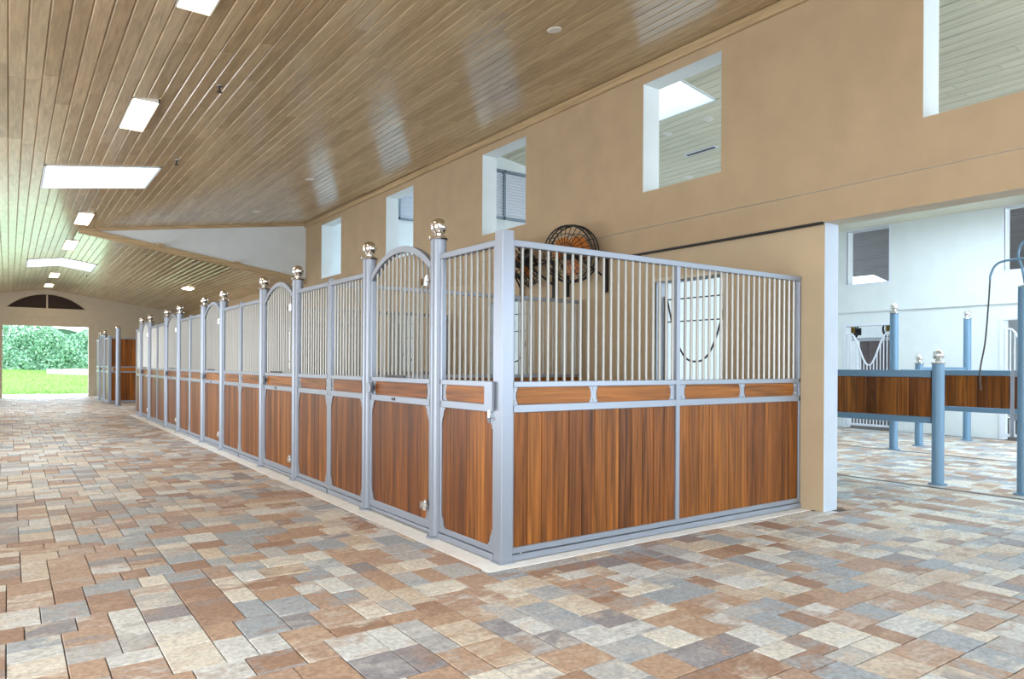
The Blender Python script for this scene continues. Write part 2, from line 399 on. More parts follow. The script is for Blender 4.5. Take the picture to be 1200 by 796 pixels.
tr = bar('trim_1', XW - .10, XW - .045, YN, YE - .02, 4.90, 5.01, M_trimwood, None, .012); struct(tr)
struct(bar('trim_2', XW - .055, XW - .018, -.22, 2.35, 2.728, 2.752, M_black, None, .004), 'dark track under the wall band')

# clerestory wall where the roof drops, with its wood trim
cw = MB().add([(RX, YE, RZ), (XW, YE, zr(XW)), (XW, YE, zl(XW) + .06), (RX - .02, YE, RZ + .05), (RX, YE + .2, RZ), (XW, YE + .2, zr(XW)), (XW, YE + .2, zl(XW) + .06), (RX - .02, YE + .2, RZ + .05)],
              [(0, 1, 2, 3), (7, 6, 5, 4), (0, 4, 5, 1), (1, 5, 6, 2), (2, 6, 7, 3), (3, 7, 4, 0)])
struct(cw.build('wall_clerestory', M_white), 'pale triangular wall where the ceiling steps down')
def slope_trim(name, x0, x1, zf, y0, y1, h0, h1, mat):
    m = MB(); v = []
    for x in (x0, x1):
        v += [(x, y0, zf(x) - h0), (x, y1, zf(x) - h0), (x, y1, zf(x) - h1), (x, y0, zf(x) - h1)]
    m.add(v, [(0, 1, 2, 3), (7, 6, 5, 4), (0, 4, 5, 1), (1, 5, 6, 2), (2, 6, 7, 3), (3, 7, 4, 0)])
    return struct(m.build(name, mat))
slope_trim('trim_3', RX, XW - .05, zr, YE - .05, YE + .02, -.035, .10, M_trimwood_x)
slope_trim('trim_4', RX, XW - .05, zl, YE - .04, YE - .002, .0, .07, M_trimwood_x)

# ------------------------------------------------------------------ ceilings
PW = .1385
plank_me = {}
def plank_unit(mat, slope):
    key = (mat.name, round(slope, 3))
    if key not in plank_me:
        c = .011; wv = PW * math.sqrt(1 + slope * slope); e = .012
        vs = [(0, 0, .014), (wv, 0, .014), (wv, 1, .014), (0, 1, .014), (c, .0015, 0), (wv - c, .0015, 0), (wv - c, .9985, 0), (c, .9985, 0)]
        fs = [(4, 7, 6, 5), (0, 4, 5, 1), (1, 5, 6, 2), (2, 6, 7, 3), (3, 7, 4, 0)]
        plank_me[key] = (MB().add(vs, fs).mesh('plank', mat), vs, fs)
    return plank_me[key]
class Field:
    def __init__(s): s.p = []
    def add(s, x0, x1, y0, y1, zf, slope, holes):
        n = round((x1 - x0) / PW)
        for i in range(n):
            xa = x0 + i * PW; xm = xa + PW / 2
            cuts = sorted((h[2], h[3]) for h in holes if h[0] < xm < h[1])
            y = y0 - random.uniform(0, 2.4); segs = []
            while y < y1:
                L = random.uniform(1.7, 3.7); segs.append((max(y, y0), min(y + L, y1))); y += L
            for a, b in segs:
                parts = [(a, b)]
                for ca, cb in cuts:
                    parts = [q for pa, pb in parts for q in ((pa, min(pb, ca)), (max(pa, cb), pb)) if q[1] - q[0] > .02]
                for pa, pb in parts: s.p.append((xa, pa, pb, zf(xa), slope))
def snap(v, x0): return x0 + round((v - x0) / PW) * PW
nL = round((RX - XL) / PW); XL0 = RX - nL * PW; nR = int((XW - .02 - RX) / PW) + 1
x_sk = (RX - 6 * PW, RX + 5 * PW)
skyN = (x_sk[0], x_sk[1], -3.3, -1.7); skyA = (x_sk[0], x_sk[1], 8.08, 9.68); skyB = (x_sk[0], RX + 6 * PW, 19.45, 21.35)
lampY = [(1.08, 2.30), (4.75, 5.97), (12.1, 13.45), (15.9, 17.5), (23.5, 24.9), (27.4, 28.7)]
lampH = [(RX - PW, RX + PW, a, b) for a, b in lampY]
sideLamp = (snap(1.80, RX), snap(1.80, RX) + 2 * PW, 20.35, 21.0)
fld = Field()
fld.add(XL0, RX, YN, YF, zl, S1, [skyN, skyA, skyB] + lampH)
fld.add(RX, RX + nR * PW, YN, YE, zl, S1, [skyN, skyA] + lampH)
fld.add(RX, RX + nR * PW, YE, YF, zr, -.15, [skyB, sideLamp] + lampH)
def pl_area(p):
    q = [proj(x, y, p[3] + p[4] * (x - p[0])) for x, y in ((p[0], p[1]), (p[0] + PW, p[1]), (p[0] + PW, p[2]), (p[0], p[2]))]
    if any(t is None for t in q): return 0
    if not any(-5 < t[0] < 1205 and -5 < t[1] < 800 for t in q): return 0
    a = 0
    for k in range(4): a += q[k][0] * q[(k + 1) % 4][1] - q[(k + 1) % 4][0] * q[k][1]
    return abs(a) / 2
fld.p.sort(key=pl_area, reverse=True)
def roof_slab(name, rects, holes, zf, mat, th=.12, lift=.014, parent=None):
    x0, x1, y0, y1 = rects
    hs = [h for h in holes if h[0] < x1 and h[1] > x0 and h[2] < y1 and h[3] > y0]
    xs = sorted({x0, x1, *[min(max(h[i], x0), x1) for h in hs for i in (0, 1)]}); ys = sorted({y0, y1, *[min(max(h[i], y0), y1) for h in hs for i in (2, 3)]})
    m = MB()
    for i in range(len(xs) - 1):
        for j in range(len(ys) - 1):
            cx, cy = (xs[i] + xs[i + 1]) / 2, (ys[j] + ys[j + 1]) / 2
            if any(h[0] < cx < h[1] and h[2] < cy < h[3] for h in hs): continue
            a, b, c, d = xs[i], xs[i + 1], ys[j], ys[j + 1]
            za, zb = zf(a) + lift, zf(b) + lift
            m.add([(a, c, za), (b, c, zb), (b, d, zb), (a, d, za), (a, c, za + th), (b, c, zb + th), (b, d, zb + th), (a, d, za + th)],
                  [(0, 3, 2, 1), (4, 5, 6, 7), (0, 1, 5, 4), (1, 2, 6, 5), (2, 3, 7, 6), (3, 0, 4, 7)])
    return m.build(name, mat, parent)
ceiling = roof_slab('ceiling', (XL0, RX, YN, YF), [skyN, skyA, skyB], zl, M_ceilback)
struct(ceiling, 'stained wood plank ceiling over the aisle')
roof_slab('backing', (RX, XT, YN, YE), [skyN, skyA], zl, M_ceilback, parent=ceiling)
roof_slab('backing', (RX, XT, YE + .19, YF), [skyB], zr, M_ceilback, parent=ceiling)
fars = MB()
for n, (xa, ya, yb, z, s) in enumerate(fld.p):
    me, vs, fs = plank_unit(M_ceil, s)
    if n < 300:
        o = link('plank', me, ceiling, (xa, ya, z), (0, -math.atan(s), 0)); o.scale = (1, yb - ya, 1)
    else:
        k = 1 / math.sqrt(1 + s * s)
        fars.add([(xa + v[0] * k, ya + v[1] * (yb - ya), z + v[0] * k * s + v[2]) for v in vs], fs)
o = fars.build('planking', M_ceil_s, ceiling); o['kind'] = 'stuff'

# skylight wells and panes
def skylight(n, h, zf, label, up=.13):
    x0, x1, y0, y1 = h; t = .03; xs = [x0, x1] if zf is not None else [x0, RX, x1]
    Z = (lambda x: zf(x)) if zf is not None else (lambda x: zl(x) if x <= RX else zr(x))
    m = MB(); e = .015
    for i in range(len(xs) - 1):
        a, b = xs[i], xs[i + 1]
        for yy, sg in ((y0, 1), (y1, -1)):
            m.add([(a, yy, Z(a) - e), (b, yy, Z(b) - e), (b, yy, Z(b) + up), (a, yy, Z(a) + up), (a, yy + sg * t, Z(a) - e), (b, yy + sg * t, Z(b) - e), (b, yy + sg * t, Z(b) + up), (a, yy + sg * t, Z(a) + up)],
                  [(0, 1, 2, 3), (7, 6, 5, 4), (0, 4, 5, 1), (3, 2, 6, 7), (0, 3, 7, 4), (1, 5, 6, 2)])
    for x, sg in ((x0, 1), (x1, -1)):
        xa, xb = min(x, x + sg * t), max(x, x + sg * t)
        m.box(xa, xb, y0, y1, Z(x) - e, Z(x) + up)
    fr = m.build('window_%d' % n, M_white); struct(fr, label)
    for i in range(len(xs) - 1):
        a, b = xs[i], xs[i + 1]
        MB().add([(a, y0, Z(a) + up), (b, y0, Z(b) + up), (b, y1, Z(b) + up), (a, y1, Z(a) + up), (a, y0, Z(a) + up + .02), (b, y0, Z(b) + up + .02), (b, y1, Z(b) + up + .02), (a, y1, Z(a) + up + .02)],
                 [(0, 3, 2, 1), (4, 5, 6, 7), (0, 1, 5, 4), (1, 2, 6, 5), (2, 3, 7, 6), (3, 0, 4, 7)]).build('pane', M_glass, fr)
skylight(1, skyA, zl, 'nearer flat skylight in the plank ceiling')
skylight(9, skyN, zl, 'skylight over the near end of the aisle')
skylight(2, skyB, None, 'far skylight bent over the ceiling ridge')

# ceiling lamps, recessed lights, sprinklers
names = ['nearest', 'second', 'third', 'fourth', 'fifth', 'farthest']
for (a, b), nm in zip(lampY, names):
    t = thing('ceiling_lamp', 'bright warm rectangular ceiling lamp, %s along the ridge of the plank ceiling' % nm, 'lamp', (RX, (a + b) / 2, RZ), 0, 'rectangular lamps along the ceiling ridge')
    hw, hl = PW, (b - a) / 2; f = MB()
    s0 = zl(RX - hw) - RZ; s1 = (zl if (a + b) / 2 < YE else zr)(RX + hw) - RZ
    zz = min(s0, s1) - .006
    f.box(-hw, -hw + .014, -hl, hl, zz, zz + .05); f.box(hw - .014, hw, -hl, hl, zz, zz + .05); f.box(-hw, hw, -hl, -hl + .014, zz, zz + .05); f.box(-hw, hw, hl - .014, hl, zz, zz + .05)
    f.build('frame', M_lampframe, t)
    MB().box(-hw + .014, hw - .014, -hl + .014, hl - .014, zz + .008, zz + .02).build('diffuser', M_lamp, t)
xa = (sideLamp[0] + sideLamp[1]) / 2; ya = (sideLamp[2] + sideLamp[3]) / 2
t = thing('ceiling_lamp', 'warm ceiling lamp on the right slope above the far stalls', 'lamp', (xa, ya, zr(xa)), 0, 'rectangular ceiling lamps')
t.rotation_euler = (0, math.atan(.15), 0)
MB().box(-.15, .15, -.34, .34, -.012, .008).build('frame', M_lampframe, t); MB().box(-.13, .13, -.32, .32, -.018, -.011).build('diffuser', M_lamp, t)
for k, y in enumerate((1.61, 8.8, 12.24)):
    t = thing('recessed_light', 'small round recessed light in the plank ceiling, %s of the three right of the lamps' % ('nearest', 'middle', 'farthest')[k], 'light', (1.72, y, zl(1.72)), 0, 'small recessed ceiling lights')
    t.rotation_euler = (0, -math.atan(S1), 0)
    MB().lathe([(.055, .002), (.075, .002), (.075, -.008), (.055, -.012)], n=20).build('ring', M_lampframe, t, True)
    MB().lathe([(.054, -.013), (.05, -.004)], n=20).build('lens', M_lampframe, t, True)
for k, (x, y) in enumerate(((-.73, 7.61), (-.91, 4.14), (-.75, 22.3))):
    t = thing('sprinkler_head', 'small dark pendant sprinkler head %s' % ('beside the nearer skylight', 'on the planks beyond the nearest lamps', 'beyond the far bent skylight')[k], 'sprinkler', (x, y, (zl if y < YE else zr)(x)))
    MB().lathe([(.04, .002), (.04, -.006), (.012, -.01)], n=14).build('plate', M_chrome, t, True)
    MB().lathe([(.011, -.005), (.011, -.06), (.03, -.065), (.03, -.07), (.005, -.075)], n=12).build('nozzle', M_dark, t, True)

# ------------------------------------------------------------------ far gable wall, left wall, front wall
zg = lambda x: (zl(x) if x <= RX else zr(x)) + .03
fw = MB()
def gable_piece(x0, x1, z0f, z1f, y0, y1, m=0):
    v = [(x0, y0, z0f(x0)), (x1, y0, z0f(x1)), (x1, y0, z1f(x1)), (x0, y0, z1f(x0))]; v += [(x, y1, z) for x, _, z in v]
    fw.add(v, [(0, 1, 2, 3), (7, 6, 5, 4), (0, 4, 5, 1), (1, 5, 6, 2), (2, 6, 7, 3), (3, 7, 4, 0)], m)
c0 = lambda v: (lambda x: v)
DX0, DX1 = -2.97, -.08
gable_piece(XL, DX0, c0(0), c0(2.84), YF + .02, YF + .3); gable_piece(DX1, XW, c0(0), c0(2.84), YF + .02, YF + .3)
gable_piece(XL, XW, c0(2.84), c0(3.18), YF + .01, YF + .3)
AX0, AX1, AZ, AH = -2.84, -.20, 3.55, .56
R_ = ((AX1 - AX0) ** 2 / 4 + AH * AH) / (2 * AH); acx = (AX0 + AX1) / 2
arc = lambda x: AZ - (R_ - AH) + math.sqrt(max(R_ * R_ - (x - acx) ** 2, 0))
gable_piece(XL, XW, c0(3.18), c0(AZ), YF - .03, YF + .3)
gable_piece(XL, AX0, c0(AZ), zg, YF - .03, YF + .3); gable_piece(AX1, RX + 5.2, c0(AZ), zg, YF - .03, YF + .3)
xs = [AX0 + (AX1 - AX0) * i / 24 for i in range(25)]
xs = sorted(set(xs + [RX]))
for a, b in zip(xs, xs[1:]): gable_piece(a, b, arc, lambda x: zg(x) + .02, YF - .03, YF + .3)
struct(fw.build('wall_back', M_pier), 'tan gable end wall with the far doorway')
# lunette
lun = MB()
t = MB()
pts = [(x, arc(x)) for x in xs]; t.prism([(AX0, AZ)] + [(AX1, AZ)] + [p for p in reversed(pts)][1:-1], YF + .2, YF + .24)
lw = struct(t.build('window_3', M_darklouver), 'dark arched louvre above the far doorway')
for k in range(9):
    z = AZ + .03 + k * .058; hwid = math.sqrt(max(R_ * R_ - (z + .03 - AZ + R_ - AH) ** 2, 0.01))
    sl = MB().add([(acx - hwid, YF + .12, z), (acx + hwid, YF + .12, z), (acx + hwid, YF + .2, z + .05), (acx - hwid, YF + .2, z + .05), (acx - hwid, YF + .12, z - .012), (acx + hwid, YF + .12, z - .012), (acx + hwid, YF + .2, z + .038), (acx - hwid, YF + .2, z + .038)],
                  [(0, 1, 2, 3), (7, 6, 5, 4), (0, 4, 5, 1), (1, 5, 6, 2), (2, 6, 7, 3), (3, 7, 4, 0)]); sl.build('slat', M_darklouver, lw)
bar('mullion', acx - .03, acx + .03, YF + .06, YF + .12, AZ, AZ + AH - .01, M_pier, lw)
# left wall and the wall behind the camera, both with wide doorways
struct(grid_wall(0, XL - .2, XL, YN, YF, 0, 3.62, [(-5.2, .2, -1, 3.0), (4.8, 12.2, -1, 2.9), (18, 23, -1, 2.9)], (M_tan, M_tan, M_pier), 'wall_left'), 'tan side wall with wide doorways')
fr = MB(); fw = fr
gable_piece(XL, -6.0, c0(0), zl, YN - .25, YN); gable_piece(2.9, XW, c0(0), zl, YN - .25, YN); gable_piece(-6.0, 2.9, c0(3.9), lambda x: max(zl(x), 3.9), YN - .25, YN)
struct(fr.build('wall_front', M_tan), 'tan entrance wall')

# ------------------------------------------------------------------ middle bay
X2 = 12.8
cy0, cy1 = YN, 6.08
sky3 = (4.04, 4.80, 2.02, 3.75); sky4 = (8.0, 11.6, -4.6, 3.4)
cm = struct(roof_slab('ceiling_middle', (XT, 7.4, cy0, cy1), [sky3], zc, M_pale, parent=None), 'pale wood ceiling of the middle bay')
roof_slab('backing', (7.4, X2, cy0, cy1), [sky4], c0(zc(7.4)), M_pale, parent=cm)
def pale_planks(x0, x1, y0, y1, zf, s, holes, mat, parent):
    m = MB(); g = Field(); g.add(x0, x1, y0, y1, zf, s, holes); k = 1 / math.sqrt(1 + s * s)
    _, vs, fs = plank_unit(mat, s)
    big = sorted(g.p, key=pl_area, reverse=True); n = 0
    for xa, ya, yb, z, sl in big:
        if n < 60 and pl_area((xa, ya, yb, z, sl)) > 30:
            o = link('plank', plank_unit(mat, s)[0], parent, (xa, ya, z), (0, -math.atan(sl), 0)); o.scale = (1, yb - ya, 1); n += 1
        else: m.add([(xa + v[0] * k, ya + v[1] * (yb - ya), z + v[0] * k * sl + v[2]) for v in vs], fs)
    o = m.build('planking', mat, parent); o['kind'] = 'stuff'
sky3 = (snap(4.04, XT), snap(4.80, XT), 2.02, 3.75)
pale_planks(XT, XT + 26 * PW, -5.5, cy1, zc, -.15, [sky3], M_pale, cm)
skylight(4, sky3, zc, 'skylight in the pale ceiling behind the tall wall', .3)
skylight(5, sky4, c0(zc(7.4)), 'wide skylight added to brighten the wash bays', .2)  # unseen opening, put in to brighten the middle bay
for k, (x, y) in enumerate(((5.12, 2.46), (5.12, 3.22), (6.6, 4.1))):
    t = thing('recessed_light', 'white recessed light in the pale middle ceiling, %s' % ('right of the pair under the skylight', 'left of the pair under the skylight', 'lowest in the window opening')[k], 'light', (x, y, zc(x)), 0, 'recessed lights of the middle bay')
    t.rotation_euler = (0, math.atan(.15), 0)
    MB().lathe([(.05, .002), (.07, .002), (.07, -.01), (.045, -.014)], n=18).build('ring', M_lampframe, t, True)
t = thing('air_vent', 'dark slot air vent in the pale middle ceiling', 'vent', (5.9, 3.25, zc(5.9)), 0); t.rotation_euler = (0, math.atan(.15), 0)
MB().box(-.05, .05, -.3, .3, -.01, .004).build('frame', M_louver, t); MB().box(-.025, .025, -.27, .27, -.014, -.009).build('slot', M_dark, t)
# wall across the middle bay with its louvred window
def louver_window(n, x0, x1, z0, z1, y, label, mull):
    f = MB(); e = .04
    f.box(x0, x1, y - .06, y, z0, z0 + e); f.box(x0, x1, y - .06, y, z1 - e, z1); f.box(x0, x0 + e, y - .06, y, z0, z1); f.box(x1 - e, x1, y - .06, y, z0, z1)
    for m_ in mull: f.box(m_ - e / 2, m_ + e / 2, y - .06, y, z0, z1)
    o = struct(f.build('window_%d' % n, M_winframe), label)
    k = int((z1 - z0 - 2 * e) / .05)
    for i in range(k):
        z = z0 + e + i * .05
        key = ('lou', round(x1 - x0, 3))
        if key not in _cache:
            L = x1 - x0 - 2 * e
            _cache[key] = MB().add([(0, 0, 0), (L, 0, 0), (L, .03, .053), (0, .03, .053), (0, .006, -.004), (L, .006, -.004), (L, .036, .049), (0, .036, .049)],
                                   [(0, 1, 2, 3), (7, 6, 5, 4), (0, 4, 5, 1), (1, 5, 6, 2), (2, 6, 7, 3), (3, 7, 4, 0)]).mesh('slat', M_louver)
        link('slat', _cache[key], o, (x0 + e, y - .042, z))
    return o
struct(MB().box(XT, X2, cy1, cy1 + .2, 0, 5.35).build('wall_cross', M_white), 'white wall closing the middle bay')
louver_window(6, 3.88, 4.72, 3.88, 4.72, cy1, 'louvred window seen through the opening above the stall corner', [4.16])
struct(MB().box(XT, X2, 9.9, 10.1, 0, 5.3).build('wall_court', M_white), 'white court wall')
louver_window(7, 4.04, 5.4, 4.50, 5.25, 9.9, 'louvred window seen through the third opening', [])
struct(MB().box(XT, X2, 13.6, 13.8, 0, 5.3).build('wall_court', M_white), 'white court wall behind the farthest opening')
struct(MB().box(XT, 5.6, cy1 + .2, 13.6, 5.3, 5.42).build('ceiling_court_shade', M_white), 'white slab added to shade the court walls')  # added slab, keeps part of the sky light off the court walls
struct(MB().box(XT, X2, cy1 + .2, 13.6, -.25, -.02).build('floor_court', M_conc), 'pale court floor')
# second long wall of the middle bay
g2 = [(3.86, 4.88), (.72, 1.72), (-2.4, -1.4)]
w2 = [(3.89, 4.84), (.74, 1.70), (-2.4, -1.4)]
wl = grid_wall(0, X2 + .05, X2 + .25, YN, 13.8, 0, 2.61, [(a, b, -1, 2.30) for a, b in g2], (M_white, M_white, M_white), 'wall_far_right'); struct(wl, 'white wall across the middle bay')
grid_wall(0, X2, X2 + .25, YN, 13.8, 2.61, 5.3, [(a, b, 3.25, 4.44) for a, b in w2], (M_white, M_white, M_white), 'upper_wall', wl)
for i, (a, b) in enumerate(w2[:2]):
    f = MB()
    f.box(X2 - .006, X2 + .03, a - .05, a, 3.20, 4.49); f.box(X2 - .006, X2 + .03, b, b + .05, 3.20, 4.49); f.box(X2 - .006, X2 + .03, a, b, 4.44, 4.49); f.box(X2 - .006, X2 + .03, a, b, 3.20, 3.25)
    struct(f.build('trim_%d' % (5 + i), M_louver), 'pale surround of an upper opening in the white wall')
# third bay beyond it: ceiling, skylight, back wall
z3 = lambda x: 4.75 - .16 * (x - 13.05)
sky5 = (snap(17.5, 13.05), snap(19.4, 13.05), 6.7, 9.4)
c3 = struct(roof_slab('ceiling_third', (13.05, 20.2, -4, 11), [sky5], z3, M_greyceil), 'grey plank ceiling beyond the white wall')
pale_planks(13.05, 13.05 + 51 * PW, -4, 11, z3, -.16, [sky5], M_greyceil, c3)
skylight(8, sky5, z3, 'skylight seen through the far white wall', .3)
struct(MB().box(20.0, 20.2, -4, 11, 0, 3.9).build('wall_end', M_white), 'tan wall of the stalls beyond')
area('third_bay_daylight', (15.2, -3.8, 1.6), (3.0, 2.4), (0, 1, 0), 60, DAY)

# ------------------------------------------------------------------ stall parts
Z0 = .002
BARR = .0115
def concave(s):                         # bracket with a stepped ogee edge, corner at origin, legs along +x,+z
    return [(x * s, z * s) for x, z in ((0, 0), (.58, 0), (.58, .10), (.44, .20), (.36, .34), (.33, .55), (.26, .74), (.12, .90), (.10, 1.15), (0, 1.15))]
def gusset(x, z, sx, sz, parent, s=.10):
    key = ('gus', sx, sz, s)
    if key not in _cache:
        p = [(px * sx, pz * sz) for px, pz in concave(s)]
        if sx * sz < 0: p = p[::-1]
        _cache[key] = MB().prism(p, 0, .008).mesh('corner_bracket', M_silver)
    return link('corner_bracket', _cache[key], parent, (x, .002, z))
def inlay(x0, x1, z0, z1, mat, parent):
    L, H = round(x1 - x0, 3), round(z1 - z0, 3); key = ('inl', L, H, mat.name)
    if key not in _cache:
        d = .02; pts = []
        for i in range(7):
            a = -1 + 2 * i / 6; pts.append((L - d * a * a, H * (a + 1) / 2))
        for i in range(7):
            a = 1 - 2 * i / 6; pts.append((d * a * a, H * (a + 1) / 2))
        _cache[key] = MB().prism(pts, 0, .02).mesh('inlay_board', mat)
    return link('inlay_board', _cache[key], parent, (x0, .010, z0))
def bolt(x, z, parent):
    if 'bolt' not in _cache: _cache['bolt'] = MB().tube([(0, 0, 0), (0, -.006, 0), (0, -.009, 0)], [.008, .008, .004], 8).mesh('bolt', M_chrome, True)
    return link('bolt', _cache['bolt'], parent, (x, .014, z))
ZB0, ZB1, ZL0, ZL1, ZU0, ZU1, ZT0, ZT1 = .03, .098, 1.042, 1.098, 1.220, 1.262, 2.208, 2.255
DEP = .045
def boards(x0, x1, z0, z1, parent, y0=.012, y1=.034, pitch=.132):
    n = max(1, round((x1 - x0) / pitch)); d = (x1 - x0) / n
    for i in range(n): bar('board', x0 + i * d + .0012, x0 + (i + 1) * d - .0012, y0, y1, z0, z1, M_board, parent, .004, axis=2)
def rails(L, parent, top=True, x0=0.0, st=.03):
    bar('bottom_rail', x0, L, 0, DEP, ZB0 + .024, ZB1, M_silver, parent); bar('bottom_channel', x0, L, -.012, DEP, .006, ZB0 + .020, M_silver, parent)
    bar('middle_rail', x0, L, 0, DEP, ZL0, ZL1, M_silver, parent); bar('middle_rail', x0, L, 0, DEP, ZU0, ZU1, M_silver, parent)
    if top: bar('top_rail', x0, L, -.004, DEP + .004, ZT0, ZT1, M_silver, parent)
def plate(x0, x1, parent, bx=()):
    p = bar('inlay_plate', x0, x1, .014, .03, ZL1, ZU0, M_silver, parent, .001, axis=2)
    for x in bx:
        for z in (ZL1 + .022, ZU0 - .022): b = bolt(x, z, p); b.location -= p.location
def fixed_panel(L, label, loc, rz, inl, group):
    t = thing('stall_screen', label, 'stall screen', loc, rz, group); st = .03
    rails(L, t)
    bar('stile', 0, st, 0, DEP, ZB1, ZT0, M_silver, t); bar('stile', L - st, L, 0, DEP, ZB1, ZT0, M_silver, t)
    boards(st, L - st, ZB1, ZL0, t)
    plate(st, st + .06, t, (st + .022,)); plate(L - st - .06, L - st, t, (L - st - .022,)); inlay(st + .05, L - st - .05, ZL1, ZU0, inl, t)
    for x, sx in ((st, 1), (L - st, -1)):
        gusset(x, ZL0, sx, -1, t); gusset(x, ZB1, sx, 1, t)
    n = round((L - 2 * st) / .0775)
    for i in range(1, n): rod('bar', st + (L - 2 * st) * i / n, .022, ZU1, ZT0, BARR, M_barsteel, t)
    return t
def door(L, label, loc, rz, group, hinged=True):
    t = thing('stall_door', label, 'stall door', loc, rz, group); st = .04
    bar('bottom_rail', 0, L, 0, DEP, .050, .115, M_silver, t); bar('kick_rail', 0, L, -.006, DEP, .018, .046, M_silver, t)
    bar('middle_rail', 0, L, 0, DEP, ZL0, ZL1, M_silver, t); bar('middle_rail', 0, L, 0, DEP, ZU0, ZU1, M_silver, t)
    zs = 2.175; rise = .205; hw = L / 2 - .02
    R = (hw * hw + rise * rise) / (2 * rise); az_ = lambda x: zs - (R - rise) + math.sqrt(R * R - (x - L / 2) ** 2)
    bar('stile', 0, st, 0, DEP, .115, zs, M_silver, t); bar('stile', L - st, L, 0, DEP, .115, zs, M_silver, t)
    # arched top rail
    key = ('arch', round(L, 3))
    if key not in _cache:
        m = MB(); n = 24; rings = []
        for i in range(n + 1):
            x = L / 2 - hw + 2 * hw * i / n; z = az_(x); nx, nz = (x - L / 2) / R, (z - (zs - (R - rise))) / R; h = .026
            rings.append([(x - nx * h, -.004, z - nz * h), (x + nx * h, -.004, z + nz * h), (x + nx * h, DEP + .004, z + nz * h), (x - nx * h, DEP + .004, z - nz * h)])
        vs = [p for r in rings for p in r]; fs = [(0, 3, 2, 1), (4 * n, 4 * n + 1, 4 * n + 2, 4 * n + 3)]
        for i in range(n):
            for k in range(4): a, b = 4 * i + k, 4 * i + (k + 1) % 4; fs.append((a, b, b + 4, a + 4))
        _cache[key] = m.add(vs, fs).mesh('arched_rail', M_silver, True)
    link('arched_rail', _cache[key], t)
    boards(st, L - st, .115, ZL0, t)
    plate(st, st + .075, t); plate(L - st - .06, L - st, t, (L - st - .022,)); inlay(st + .065, L - st - .05, ZL1, ZU0, M_inlay_y, t)
    bar('keyhole_slot', st + .022, st + .036, .008, .014, ZL1 + .04, ZU0 - .04, M_dark, t, .002)
    for x, sx in ((st, 1), (L - st, -1)):
        gusset(x, ZL0, sx, -1, t); gusset(x, .115, sx, 1, t)
    n = round((L - 2 * st) / .0775)
    for i in range(1, n):
        x = st + (L - 2 * st) * i / n; rod('bar', x, .022, ZU1, round(az_(x) - .018, 3), BARR, M_barsteel, t)
    bar('drop_bar', L * .30, L * .62, -.02, -.004, ZU1 + .004, ZU1 + .02, M_dark, t, .003)
    bar('name_plaque', L * .40, L * .45, -.006, 0, ZL0 + .018, ZL0 + .04, M_dark, t, .001)
    # latch at the left, hinges at the right
    m = MB().tube([(0, -.012, 0), (0, .0, 0)], .055, 20); m.build('latch', M_silver, t, True, (.056, -.030, (ZL1 + ZU0) / 2))
    bar('latch_arm', .01, .05, -.03, 0, (ZL1 + ZU0) / 2 - .012, (ZL1 + ZU0) / 2 + .012, M_silver, t)
    for z in (.235, 2.05):
        h = thing_part('hinge', t)
        h.location = (L - .055, -.022, z)
    return t
def thing_part(name, parent):
    if 'hinge' not in _cache:
        m = MB().tube([(0, 0, -.035), (0, 0, .035)], .022, 12); m.tube([(-.05, 0, 0), (.05, 0, 0)], .012, 10); m.box(-.07, -.03, -.012, .022, -.028, .028)
        m.tube([(0, 0, .035), (0, 0, .05)], .012, 8)
        _cache['hinge'] = m.mesh('hinge', M_chrome, True)
    return link(name, _cache['hinge'], parent)
FIN = [(.068, 0), (.078, .004), (.083, .013), (.080, .024), (.066, .031), (.046, .036), (.033, .042), (.030, .050)] + \
      [(.067 * math.sin(a), .110 - .067 * math.cos(a)) for a in [math.radians(d) for d in (28, 42, 58, 75, 90, 105, 120, 135, 150, 162, 172)]]
def round_post(label, loc, h=2.37, group='round stall posts with chrome balls', mat=None, name='stall_post', r=.064, k=1.0, base=.088):
    t = thing(name, label, 'post', loc, 0, group); mat = mat or M_silver
    key = ('post', h, mat.name, r)
    if key not in _cache:
        _cache[key] = (MB().lathe([(r, .0), (r, h)], n=24).mesh('shaft', mat, True),
                       MB().lathe([(base, 0), (base, .012), (base * .8, .018), (r, .02)], n=24).mesh('base_flange', mat, True),
                       MB().lathe([(p * k, z * k) for p, z in FIN], n=24).mesh('ball_finial', M_chrome, True))
    a, b, c = _cache[key]
    link('shaft', a, t); link('base_flange', b, t); link('ball_finial', c, t, (0, 0, h))
    return t
def square_post(label, loc, w_, h, name='stall_post', group=None):
    t = thing(name, label, 'post', loc, 0, group); hw = w_ / 2
    key = ('sq', w_, h)
    if key not in _cache: _cache[key] = (MB().box(-hw * .96, hw * .96, -hw * .96, hw * .96, h, h + .012).mesh('cap', M_silver), MB().box(-hw - .012, hw + .012, -hw - .012, hw + .012, 0, .010).mesh('foot_plate', M_silver))
    bar('shaft', -hw, hw, -hw, hw, 0, h, M_silver, t, .006, axis=2)
    link('cap', _cache[key][0], t); link('foot_plate', _cache[key][1], t)
    return t

